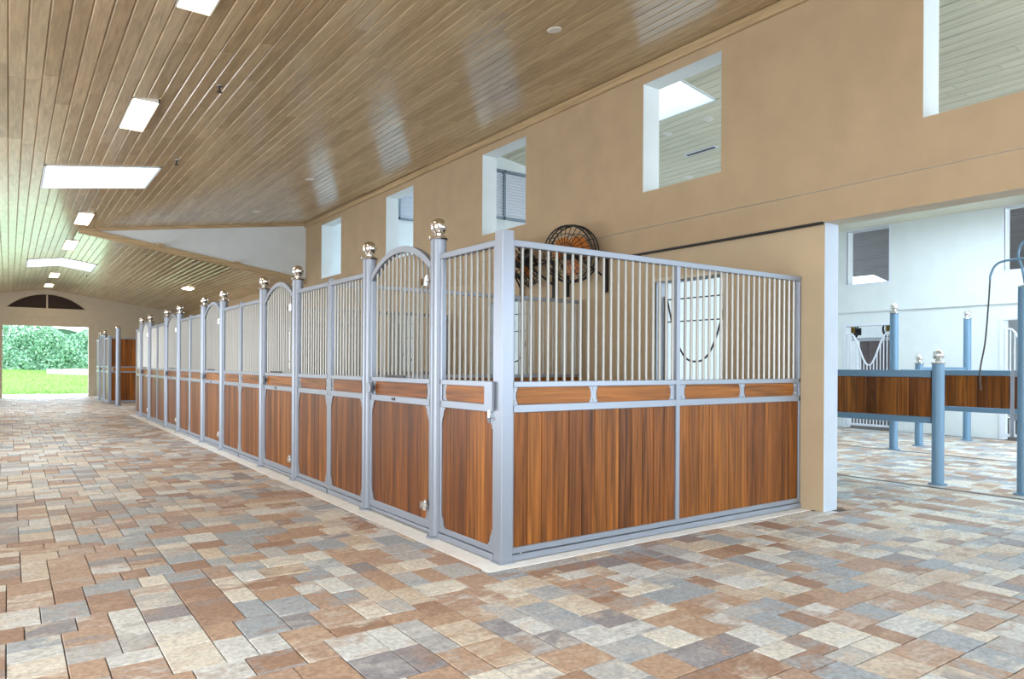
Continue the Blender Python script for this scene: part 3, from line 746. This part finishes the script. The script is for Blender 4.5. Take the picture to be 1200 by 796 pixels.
# ---- end wall of the first stall, facing the camera side
square_post('silver square corner post at the front corner of the stall row', (.05, .05, Z0), .10, 2.30)
EX0, EX1 = .101, 3.545
t = thing('stall_end_screen', 'wide wooden stall end wall with silver bars at the near end of the stall row', 'stall screen', (0, .02, Z0))
xm = 1.795
rails(EX1, t, x0=EX0)
for a, b in ((EX0, EX0 + .018), (EX1 - .03, EX1)): bar('stile', a, b, 0, DEP, ZB1, ZT0, M_silver, t)
bar('mullion', xm - .022, xm + .022, -.004, DEP, ZB1, ZT0, M_silver, t)
boards(EX0 + .018, xm - .022, ZB1, ZL0, t); boards(xm + .022, EX1 - .03, ZB1, ZL0, t)
ps = [(EX0, .16), (.825, .912), (1.70, xm - .022), (xm + .022, 1.905), (2.61, 2.705), (3.43, EX1 - .03)]
for (a, b), x in zip(ps, (.132, .868, 1.73, 1.86, 2.657, 3.47)): plate(a, b, t, (x,))
for a, b in ((.145, .84), (.897, 1.716), (1.89, 2.625), (2.69, 3.445)): inlay(a, b, ZL1, ZU0, M_inlay_x, t)
n = 0
x = EX0 + .02
while x < EX1 - .04:
    if abs(x - xm) > .034: rod('bar', x, .022, ZU1, ZT0, BARR, M_barsteel, t)
    x += .0775
bolt(.19, .05, t)

# ---- the long row of stall fronts along the aisle
ordn = ['first', 'second', 'third', 'fourth', 'fifth']
mids = [3.28, 6.86, 10.44, 14.05, 17.36]
dposts = [(.956, 2.292), (4.353, 5.709), (7.92, 9.29), (11.49, 12.87), (15.09, 16.42)]
XF = .012
def nth(k): return '%s stall from the front corner' % ordn[k]
start = .10
for k in range(5):
    a, b = dposts[k]; e = mids[k]
    round_post('round silver post with chrome ball at the near side of the %s door' % ordn[k], (XF + .022, a, Z0))
    round_post('round silver post with chrome ball at the far side of the %s door' % ordn[k], (XF + .022, b, Z0))
    G = 'fixed stall front panels along the aisle'
    fixed_panel(a - .066 - start, 'narrow wood and bar stall panel between %s and the %s door' % ('the corner post' if k == 0 else 'the square post', ordn[k]), (XF, a - .066, Z0), -PI / 2, M_inlay_y, G)
    fixed_panel(e - .026 - b - .066, 'narrow wood and bar stall panel just beyond the %s door' % ordn[k], (XF, e - .026, Z0), -PI / 2, M_inlay_y, G)
    door(b - a - .136, 'arched wood and bar stall door of the %s' % nth(k), (XF, b - .068, Z0), -PI / 2, 'arched stall doors along the aisle')
    square_post('slim square silver post %s' % ('at the far end of the stall row' if k == 4 else 'between the %s and %s stalls' % (ordn[k], ordn[k + 1])), (XF + .025, e, Z0), .05, 2.275, group='slim square posts of the stall row')
    start = e + .025
# latch box on the corner panel by the corner post
lb = thing('latch_box', 'silver metal latch box clamped to the corner post', 'latch', (-.006, .13, Z0 + 1.06))
MB().box(-.022, .0, -.05, .05, 0, .20).build('cover', M_silver, lb); MB().tube([(-.012, 0, -.05), (-.012, 0, .0)], .012, 10).build('pin', M_chrome, lb, True); MB().tube([(-.012, 0, -.09), (-.012, 0, -.05)], [.006, .018], 10).build('knob', M_silver, lb, True)

# dividers between the stalls
proto = None
for k in range(5):
    y = mids[k]; lab = 'stall divider of bars and wood %s' % ('at the far end of the row' if k == 4 else 'between the %s and %s stalls' % (ordn[k], ordn[k + 1]))
    if proto is None:
        t = thing('stall_divider', lab, 'stall divider', (.068, y, Z0), 0, 'dividers between stalls'); L = 3.46
        for nm, z0, z1 in (('bottom_rail', .02, .09), ('middle_rail', ZL0, ZL1), ('middle_rail', ZU0, ZU1), ('top_rail', ZT0, ZT1)): bar(nm, 0, L, -.02, .02, z0, z1, M_silver, t)
        bar('stile', 0, .03, -.02, .02, .09, ZT0, M_silver, t); bar('stile', L - .03, L, -.02, .02, .09, ZT0, M_silver, t)
        pb = MB(); n = 26
        for i in range(n): pb.box(.03 + (L - .06) * i / n + .001, .03 + (L - .06) * (i + 1) / n - .001, -.012, .012, .09, ZL0)
        pb.box(.03, L - .03, -.012, .012, ZL1, ZU0)
        pb.build('wood_panel', M_panelwood, t)
        i = .1075
        while i < L - .04: rod('bar', i, 0, ZU1, ZT0, BARR, M_barsteel, t); i += .0775
        proto = t
    else:
        t = copy_tree(proto); t.location.y = y; t['label'] = lab

# yoke gates in the back wall of each stall
def yoke_gate(y0, y1, x, label, mat, thin=True):
    t = thing('yoke_gate', label, 'gate', (x, y0, .012), 0, 'yoke gates behind the stalls'); L = y1 - y0
    r = .011
    for y in (.02, L - .02): MB().tube([(0, y, .03), (0, y, 2.2)], .02, 8).build('upright', mat, t, True)
    bar('lower_panel', -.015, .015, .04, L - .04, .06, 1.15, M_board, t); bar('rail', -.02, .02, .02, L - .02, 1.15, 1.20, mat, t)
    for z in (2.16, 1.894): MB().tube([(0, .03, z), (0, L - .03, z)], r * .7, 8).build('crossbar', mat, t, True)
    pts = []
    for i in range(25):
        u = i / 24; yy = .06 + (L - .12) * u; c = abs(2 * u - 1)
        zz = 1.42 + .74 * (c ** 2.6) if c < .93 else 2.16 - .02
        pts.append((-.012, yy, zz))
    MB().tube(pts, r, 8).build('yoke', mat, t, True)
    return t
for k, (a, b) in enumerate(gates):
    yoke_gate(a + .01, b - .01, XT - .08, 'dark thin yoke gate in the back opening of the %s stall' % ordn[k], M_dark)
    f = MB()
    f.box(XW - .012, XW + .02, a - .05, a, 0, 2.42); f.box(XW - .012, XW + .02, b, b + .05, 0, 2.42); f.box(XW - .012, XW + .02, a, b, 2.38, 2.42)
    struct(f.build('trim_%d' % (10 + k), M_pier))
# yoke gates of the white wall: bars with a dipped top rail
def dipped_gate(y0, y1, x, label):
    t = thing('dipped_gate', label, 'gate', (x, y0, .0), 0, 'pale barred gates in the white wall'); L = y1 - y0
    def top(u):
        c = abs(2 * u - 1)
        return 2.12 if c > .86 else 1.42 + .70 * (.5 - .5 * math.cos(PI * min(1, c / .86)))
    MB().tube([(0, L * i / 30, top(i / 30)) for i in range(31)], .020, 8).build('top_rail', M_louver, t, True)
    for z in (.06, 1.10): bar('rail', -.02, .02, 0, L, z, z + .05, M_louver, t)
    n = 13
    for i in range(n + 1): rod('bar', 0, L * i / n if 0 < i < n else (.0 if i == 0 else L), .06, round(top(i / n), 3), .011, M_louver, t)
    return t
dipped_gate(g2[0][0] + .03, g2[0][1] - .03, X2 + .08, 'pale barred gate with a deep dip in the white wall opening')
dipped_gate(g2[1][0] + .03, g2[1][1] - .03, X2 + .08, 'pale barred gate in the opening at the right edge')
for i, (a, b) in enumerate(g2[:2]):
    f = MB()
    f.box(X2 + .03, X2 + .06, a - .06, a, 0, 2.36); f.box(X2 + .03, X2 + .06, b, b + .06, 0, 2.36); f.box(X2 + .03, X2 + .06, a, b, 2.30, 2.36)
    struct(f.build('trim_%d' % (20 + i), M_louver))
# what shows inside those openings
t = thing('boarded_screen', 'brown grey boarded screen inside the stall behind the dipped gate', 'screen', (15.2, 5.2, 0))
for i in range(6): bar('board', 0, .03, -.66 + .22 * i, -.445 + .22 * i, 0, 2.05, M_drum, t, .006, axis=2)
bar('top_rail', -.02, .05, -.95, .95, 2.06, 2.13, M_louver, t)
for sgn in (-1, 1): bar('stile', -.02, .05, sgn * .95 - .03, sgn * .95 + .03, 0, 2.06, M_louver, t)

# ------------------------------------------------------------------ fans
def fan(label, loc, facing, wall_dir, R=.37, mat=M_orange, post=True):
    t = thing('wall_fan', label, 'fan', loc, 0, 'caged fans'); q = Vector(facing).to_track_quat('Z', 'Y')
    h = q.to_euler()
    g = MB()
    for r, z in ((R, 0), (R * .985, .09), (R * .985, -.09), (R * .7, .13), (R * .38, .145), (R * .7, -.12), (R * .16, .15)):
        g.tube([(r * math.cos(2 * PI * i / 28), r * math.sin(2 * PI * i / 28), z) for i in range(28)], .011 if r > R * .9 else .005, 6, closed=True)
    for i in range(28):
        a = 2 * PI * i / 28; c, s = math.cos(a), math.sin(a)
        g.tube([(R * .12 * c, R * .12 * s, .15), (R * .5 * c, R * .5 * s, .145), (R * .985 * c, R * .985 * s, .09), (R * c, R * s, 0), (R * .985 * c, R * .985 * s, -.09)], .005, 5)
    link('cage', g.mesh('cage', M_black, True), t, None, h)
    b0 = MB(); n = 7; vs = []
    for i in range(n):
        u = i / (n - 1); r = .07 + (R * .74 - .07) * u; wdt = .05 + .115 * math.sin(PI * min(1, u * .8 + .15)); tw = .55 - .25 * u
        for sg in (-1, 1):
            for th in (-.003, .003): vs.append((r, sg * wdt * math.cos(tw), sg * wdt * math.sin(tw) * .6 + th))
    fs = []
    for i in range(n - 1):
        k = 4 * i
        for p, q_ in ((0, 2), (2, 3), (3, 1), (1, 0)): fs.append((k + p, k + q_, k + 4 + q_, k + 4 + p))
    fs += [(0, 1, 3, 2), (4 * n - 4, 4 * n - 2, 4 * n - 1, 4 * n - 3)]
    bm = b0.add(vs, fs).mesh('blade', mat, True)
    for k in range(3):
        o = link('blade', bm, t); o.rotation_mode = 'QUATERNION'
        o.rotation_quaternion = q @ Matrix.Rotation(2 * PI * k / 3 + .5, 3, 'Z').to_quaternion()
    m = MB().lathe([(.02, -.24), (.105, -.22), (.11, -.06), (.08, -.03), (.08, .05), (.02, .08)], n=16)
    link('motor', m.mesh('motor', M_black, True), t, None, h)
    wd = Vector(wall_dir); back = q @ Vector((0, 0, -.2))
    if post:
        br = MB(); base = Vector((wd.x, wd.y, 0))
        side = Vector((-wd.y, wd.x, 0)).normalized()
        for s in (-1, 1):
            p = base + side * (R * 1.06) * s; br.box(p.x - .02, p.x + .02, p.y - .022, p.y + .022, -.52, -.02)
            pa = q @ Vector((0, 0, 0)) + side * R * 1.0 * s
            br.tube([p + Vector((0, 0, .0)), pa], .014, 6); br.tube([p + Vector((0, 0, -.34)), back * .2 + side * R * .6 * s + Vector((0, 0, -.12))], .014, 6)
        br.tube([base + side * R * 1.06, base - side * R * 1.06], .014, 6); br.tube([base, back], .02, 8)
        br.build('bracket', M_black, t)
    else:
        br = MB(); br.tube([wd, back], .02, 8); br.box(wd.x - .02, wd.x + .02, wd.y - .1, wd.y + .1, -.1, .1); br.build('bracket', M_black, t)
    return t
fan('round caged fan with orange blades on the tan wall above the stall bars', (3.24, 3.15, 2.84), (-.93, -.34, -.12), (.262, 0, 0))
fan('tilted caged orange fan seen through bars beside the corner post', (3.18, 4.22, 2.84), (-.55, .62, -.6), (.322, 0, 0))
fan('small yellow fan at the left inside the white wall opening', (16.4, 6.9, 2.38), (-.9, -.2, -.2), (.58, 0, 0), .30, plain('yellow_plastic', (.75, .42, .05), .4), False)
fan('small yellow fan at the right inside the white wall opening', (16.4, 5.55, 2.40), (-.9, -.3, -.2), (.58, 0, 0), .30, bpy.data.materials['yellow_plastic'], False)

# ------------------------------------------------------------------ wash bay posts, rails and hose boom
def bpost(label, x, y, h, k=.95): return round_post(label, (x, y, 0.0), h, 'blue posts of the wash bays', M_blue, 'wash_post', .066, k, .10)
bpost('short blue post with chrome ball between the two wooden wash rails', 6.178, -.07, 1.42)
bpost('tall blue post with chrome ball in front of the dipped gate', 9.35, 2.04, 2.28)
bpost('short far blue post with chrome ball behind the wooden rail', 10.26, 2.06, 1.44)
bpost('tall far blue post with chrome ball against the white wall', 12.1, 2.05, 2.30)
p5 = bpost('blue post at the right edge carrying the hose boom', 6.25, -.92, 2.26); bpy.data.objects.remove([c for c in p5.children if c.name.startswith('ball')][0])
MB().lathe([(.068, 0), (.068, .012), (.03, .02)], n=20).build('cap', M_chrome, p5, True, (0, 0, 2.26))
def wash_rail(label, x, y0, y1):
    t = thing('wash_rail', label, 'rail', (x, y0, 0), 0, 'wood filled rails of the wash bays'); L = y1 - y0
    bar('top_rail', -.035, .035, 0, L, 1.26, 1.345, M_blue, t, .008); bar('bottom_rail', -.03, .03, 0, L, .715, .79, M_blue, t, .008)
    n = round(L / .135); d = L / n
    for i in range(n): bar('board', -.014, .014, i * d + .0015, (i + 1) * d - .0015, .79, 1.26, M_board, t, .004, axis=2)
    return t
wash_rail('blue framed wooden rail beside the pier, nearer of the two', 6.178, .0, 2.5)
wash_rail('blue framed wooden rail farther off at the right edge', 9.0, -.6, 1.75)
t = thing('tie_rail', 'blue double tie rail between the far short and tall posts', 'rail', (10.33, 2.055, 0))
for z in (1.22, 1.34): bar('rail', 0, 1.70, -.02, .02, z, z + .045, M_blue, t)
t = thing('gate_hinge_bracket', 'pale hinge bracket on the wooden rail at the right edge', 'bracket', (6.25, -.84, 0))
for z in (.80, 1.28): bar('hinge', -.03, .03, 0, .05, z, z + .07, M_silver, t)
bar('strap', -.02, .02, .02, .05, .62, 1.30, M_silver, t)
t = thing('hose_boom', 'curved blue grey hose boom with black hose over the wash bay', 'hose boom', (6.25, -.92, 2.42))
def smooth_path(P, n=8):
    P = [Vector(p) for p in P]; out = []
    for i in range(len(P) - 1):
        p0, p1, p2, p3 = P[max(i - 1, 0)], P[i], P[i + 1], P[min(i + 2, len(P) - 1)]
        for k in range(n):
            u = k / n; out.append(.5 * ((2 * p1) + (p2 - p0) * u + (2 * p0 - 5 * p1 + 4 * p2 - p3) * u * u + (3 * p1 - p0 - 3 * p2 + p3) * u ** 3))
    out.append(P[-1]); return out
MB().tube(smooth_path([(0, -.7, .155), (0, -.3, .155), (0, .0, .150), (0, .2, .145), (0, .29, .10), (0, .335, .0), (0, .34, -.05)]), .013, 8).build('boom_pipe', M_blue, t, True)
MB().tube(smooth_path([(0, .34, -.05), (.01, .36, -.35), (.01, .39, -.75), (.0, .43, -1.02), (0, .44, -1.15), (0, .43, -1.3)]), .009, 8).build('hose', M_dark, t, True)
MB().tube(smooth_path([(0, 0, -.135), (0, .03, .05), (0, .065, .17), (0, .055, .27), (0, .0, .34), (0, -.12, .36)]), .013, 8).build('swivel_arm', M_blue, t, True)
# narrow wash floor drains, dark strip widened to paint in curb shade
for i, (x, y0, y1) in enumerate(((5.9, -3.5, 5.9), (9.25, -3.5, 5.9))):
    struct(MB().box(x - .05, x + .05, y0, y1, -.02, .002).box(x - .035, x + .035, y0, y1, .002, .0045, 1).build('trim_%d' % (30 + i), [M_conc, M_dark]), 'long floor drain with painted curb shade across the wash bays')

# ------------------------------------------------------------------ the far stall and the free post
YB = 23.75
t = thing('stall_end_screen', 'dark red wooden end wall of the far stall by the far doorway', 'stall screen', (.10, YB, Z0)); L = XW - .11
for nm, z0, z1 in (('bottom_rail', .02, .09), ('middle_rail', ZL0, ZL1), ('middle_rail', ZU0, ZU1), ('top_rail', ZT0, ZT1)): bar(nm, 0, L, 0, DEP, z0, z1, M_silver, t)
boards(.0, L, .09, ZL0, t, pitch=.14); boards(0, L, ZU1, ZT0, t, pitch=.14); inlay(.06, L, ZL1, ZU0, M_inlay_x, t)
square_post('square silver corner post of the far stall', (.05, YB + .03, Z0), .10, 2.30)
round_post('round silver post with chrome ball, near side of the far stall door', (.03, YB + 1.3, Z0)); round_post('round silver post with chrome ball beside the far doorway jamb', (.03, YB + 2.7, Z0))
fixed_panel(1.14, 'narrow wood and bar panel at the corner of the far stall', (XF, YB + 1.24, Z0), -PI / 2, M_inlay_y, 'far stall front')
door(1.264, 'arched stall door of the far stall near the bright doorway', (XF, YB + 2.632, Z0), -PI / 2, 'far stall front')
fixed_panel(1.4, 'wood and bar panel between the far stall door and the gable wall', (XF, YB + 4.16, Z0), -PI / 2, M_inlay_y, 'far stall front')
t = thing('round_column', 'free-standing pale round post in front of the far red stall', 'post', (.13, 22.2, 0))
MB().lathe([(.075, 0), (.075, 2.5)], n=20).build('shaft', M_silver, t, True); MB().lathe([(.105, 0), (.105, .015), (.075, .03)], n=20).build('base_flange', M_silver, t, True)
MB().lathe([(.08, 0), (.085, .02), (.06, .06), (.02, .09)], n=20).build('cap', M_chrome, t, True, (0, 0, 2.5))

# ------------------------------------------------------------------ outside the far doorway: terrace, lawn, low wall, hedge
struct(MB().box(-14, 10, YF + .9, 32.4, -.25, -.005).build('floor_terrace', M_conc), 'pale terrace outside the far doorway')
def lawn_z(x, y):
    u = min(max((y - 32.4) / 12.5, 0), 1); return .03 + .92 * u * u * (3 - 2 * u) * (1 - .04 * (x + 1.5)) 
lm = MB(); nx, ny = 40, 44; vs = []; fs = []
for j in range(ny + 1):
    for i in range(nx + 1):
        x, y = -16 + 30 * i / nx, 32.4 + 24 * j / ny; vs.append((x, y, lawn_z(x, y) + random.uniform(-.015, .015)))
for j in range(ny):
    for i in range(nx): a = j * (nx + 1) + i; fs.append((a, a + 1, a + nx + 2, a + nx + 1))
lawn = struct(lm.add(vs, fs).build('floor_lawn', M_grass, None, True), 'green lawn rising to the hedge')
gb = MB()
for i in range(9000):
    x, y = random.uniform(-5.5, 3.5), 32.45 + 11 * random.random() ** 1.3; z = lawn_z(x, y); h = random.uniform(.04, .10); a = random.uniform(0, PI); c, s = math.cos(a) * .012, math.sin(a) * .012
    gb.add([(x - c, y - s, z - .01), (x + c, y + s, z - .01), (x + random.uniform(-.03, .03), y + random.uniform(-.03, .03), z + h)], [(0, 1, 2)])
o = gb.build('grass', M_blade, lawn); o['kind'] = 'stuff'
hg = thing('hedge', 'tall dense green hedge beyond the lawn outside the far doorway', 'hedge', (-1.5, 45.2, lawn_z(-1.5, 45)))
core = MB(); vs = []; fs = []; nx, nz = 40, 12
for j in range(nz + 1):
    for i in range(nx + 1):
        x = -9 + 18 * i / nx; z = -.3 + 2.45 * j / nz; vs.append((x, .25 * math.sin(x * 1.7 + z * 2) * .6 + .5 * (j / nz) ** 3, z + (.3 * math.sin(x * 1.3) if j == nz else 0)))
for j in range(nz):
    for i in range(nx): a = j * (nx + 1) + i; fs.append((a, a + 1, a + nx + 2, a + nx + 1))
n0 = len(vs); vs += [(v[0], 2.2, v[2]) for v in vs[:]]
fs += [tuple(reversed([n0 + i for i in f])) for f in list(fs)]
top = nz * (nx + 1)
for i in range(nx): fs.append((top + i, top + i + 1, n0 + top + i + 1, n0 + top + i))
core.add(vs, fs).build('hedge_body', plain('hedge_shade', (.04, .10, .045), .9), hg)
lf = MB()
for i in range(26000):
    x = random.uniform(-8.5, 8.5); z = random.uniform(-.35, 2.42 + .22 * math.sin(x * 1.3 + 2.2) + .16 * math.sin(x * 3.1)); y = -.12 - abs(random.gauss(0, .16)) + .25 * math.sin(x * 1.7 + z * 2) * .6 + .35 * math.sin(x * 4 + 1) * math.sin(z * 3.7) * .5
    s = random.uniform(.05, .11); u = Vector((random.gauss(0, 1), random.gauss(0, .6), random.gauss(0, 1))).normalized(); v = u.cross(Vector((random.gauss(0, .5), -1, random.gauss(0, .5)))).normalized(); p = Vector((x, y, z))
    lf.add([p - u * s, p + v * s * .5, p + u * s, p - v * s * .5], [(0, 1, 2, 3)])
o = lf.build('foliage', M_leaf, hg); o['kind'] = 'stuff'
# low white wall at the right of the lawn
t = thing('garden_wall', 'low pale stone garden wall on the lawn below the hedge', 'garden wall', (0, 41.5, 0))
pw_ = MB(); pts = [(-1.1, 0, .0), (-.4, .0, .0), (4.5, -.6, .0)]
for (x0, y0, _), (x1, y1, _) in zip(pts, pts[1:]):
    zt0, zt1 = 1.05, 1.02
    pw_.add([(x0, y0, .1), (x1, y1, .1), (x1, y1, zt1), (x0, y0, zt0), (x0, y0 + .3, .1), (x1, y1 + .3, .1), (x1, y1 + .3, zt1), (x0, y0 + .3, zt0)],
            [(0, 1, 2, 3), (7, 6, 5, 4), (0, 4, 5, 1), (1, 5, 6, 2), (2, 6, 7, 3), (3, 7, 4, 0)])
pw_.build('wall_body', M_conc, t)
